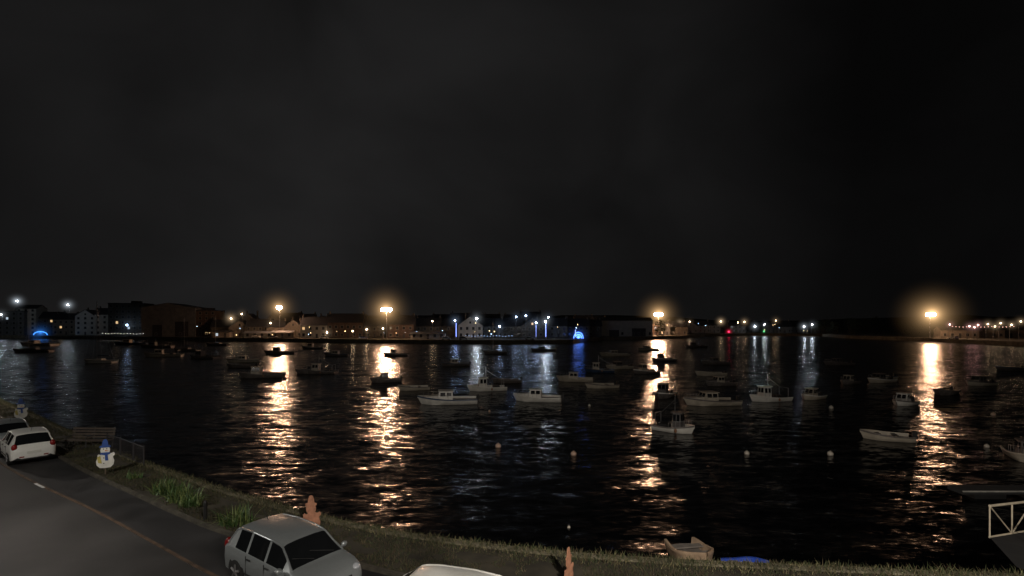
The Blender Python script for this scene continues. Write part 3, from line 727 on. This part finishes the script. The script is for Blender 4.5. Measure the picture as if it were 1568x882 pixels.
for u, zt in ((-.109, 9.0), (.047, 8.2), (.066, 9.2), (.124, 6)): column(u, 236, 2.8, zt)
e = empty('illuminated_arch', (.132*236, 240, ZQ)); mb = MB()
for rr in (2.2, 1.5):
    for i in range(14):
        a0 = math.pi*i/14; a1 = math.pi*(i+1)/14
        mb.tube((rr*math.cos(a0), 0, .4+rr*math.sin(a0)*1.3), (rr*math.cos(a1), 0, .4+rr*math.sin(a1)*1.3), .13, n=6)
for i in range(1, 7): a0 = math.pi*i/7; mb.tube((0, 0, .4), (1.5*math.cos(a0), 0, .4+1.95*math.sin(a0)), .08, n=5)
mb.build('light_tubes', [emat('arch_blue', (.08, .22, 1), 6)], e); glow_ball(e, (0, 0, 1.8), 6, (.05, .2, 1), .4, 'archb')
e = empty('illuminated_arch', (-.921*300, 300, ZQ)); mb = MB()
for i in range(14):
    a0 = math.pi*i/14; a1 = math.pi*(i+1)/14
    mb.tube((4*math.cos(a0), 0, .6+2.0*math.sin(a0)), (4*math.cos(a1), 0, .6+2.0*math.sin(a1)), .13, n=6)
mb.build('light_tubes', [emat('arch_blue2', (.05, .28, 1), 3.5)], e); glow_ball(e, (0, 0, 2.0), 9, (.05, .28, 1), .3, 'archc')
for (u, d, z, col, tg) in ((.4235, 372, 3.0, (1, .02, .08), 'red'), (.492, 374, 3.2, (.1, 1, .3), 'green')):
    e = empty('harbour_beacon', (u*d, d, 0)); mb = MB(); mb.tube((0, 0, 0), (0, 0, z-.6), .4, .25, 10); mb.build('post', [pole], e)
    mb = MB(); mb.sph((0, 0, z-.2), .4); mb.build('lantern', [emat('bulb_'+tg, col, 10 if tg == 'red' else 3)], e); glow_ball(e, (0, 0, z-.2), 4, col, .35 if tg == 'red' else .04, tg)
def string(name, x0, y0, x1, y1, z, n, tag, col, s):
    e = empty(name, (0, 0, 0)); mb = MB(); cb = MB()
    for i in range(n):
        t = i/(n-1); p = (x0+(x1-x0)*t, y0+(y1-y0)*t, z-.3*math.sin(t*math.pi*3)**2); mb.sph(p, .12, 0, 6, 4)
        if i: cb.tube(q, p, .02, n=3)
        if i % 6 == 0: cb.tube((p[0], p[1], ZQ), p, .05, n=5)
        q = p
    mb.build('bulbs', [emat('string_'+tag, col, s)], e); cb.build('cable', [dark], e)
string('string_lights', -.80*290, 290, -.72*277, 277, 3.4, 14, 'w', (1, .95, .85), 4)
string('string_lights', -.09*240, 240, -.0*236, 236, 3.2, 16, 'b', (.4, .6, 1), 4)
string('string_lights', .86*240, 240, .98*236, 236, 7.5, 18, 'p', (1, .5, .4), 4)
# scattered porch lights
e = empty('town_wall_lamps', (0, 0, 0)); mbs = [MB(), MB()]
for i in range(34):
    u = R.uniform(-.62, .2) if i < 24 else R.uniform(.3, .6); d = (254 if u < .2 else 378)+R.uniform(-2, 2); z = R.uniform(3, 9.5)
    mbs[R.choice((0, 0, 1))].sph((u*d, d, z), R.uniform(.08, .17), 0, 6, 4)
mbs[0].build('warm_lamps', [emat('wl_w', (1, .65, .3), 12)], e); mbs[1].build('cool_lamps', [emat('wl_c', (.5, .7, 1), 12)], e)

# cars on the far quay
for (x, y, a, p) in ((-128, 256, .3, white), (-118, 253, .3, grey), (-90, 245, .3, white), (-70, 240, .3, blue), (-30, 232, .15, white), (-22, 231, .15, grey), (8, 230, -.1, silver), (207, 240, 1.5, white)):
    car(x, y, ZQ, a, p)

# ------------------------------------------------------------ lamps on our side of the harbour (fittings outside the view; spot is added fill)
def near_lamp(x, y, h, energy, col, spot=None, tgt=None, nm='street_lamp', rad=.25, size=110):
    e = empty(nm, (x, y, ZR)); mb = MB(); mb.tube((0, 0, 0), (0, 0, h), .09, .06, 10); mb.tube((0, 0, h), (0, 1.0, h+.15), .05, .04, 8); mb.box((0, 1.2, h+.2), (.3, .6, .12)); mb.build('post', [pole], e, 50)
    L = bpy.data.lights.new('lamp', 'SPOT' if spot else 'POINT'); L.energy = energy; L.color = col; L.shadow_soft_size = rad
    o = bpy.data.objects.new('lamp', L); scene.collection.objects.link(o); o.parent = e; o.location = (0, 1.2, h+.0)
    if spot:
        L.spot_size = math.radians(size); L.spot_blend = .6
        v = Vector(tgt)-Vector((x, y+1.2, ZR+h)); o.rotation_euler = v.to_track_quat('-Z', 'Y').to_euler()
near_lamp(-19.5, 12.5, 8, 2500, (1, .93, .84))
near_lamp(3.5, 1.0, 8.5, 1500, (1, .90, .76))
near_lamp(-46, 36, 8, 2600, (1, .9, .8))
near_lamp(6, -6, 12, 18000, (1, .90, .80), True, (12, 70, 0), 'added_fill_light', size=95)  # added unseen spot behind the camera, brightens the moored boats
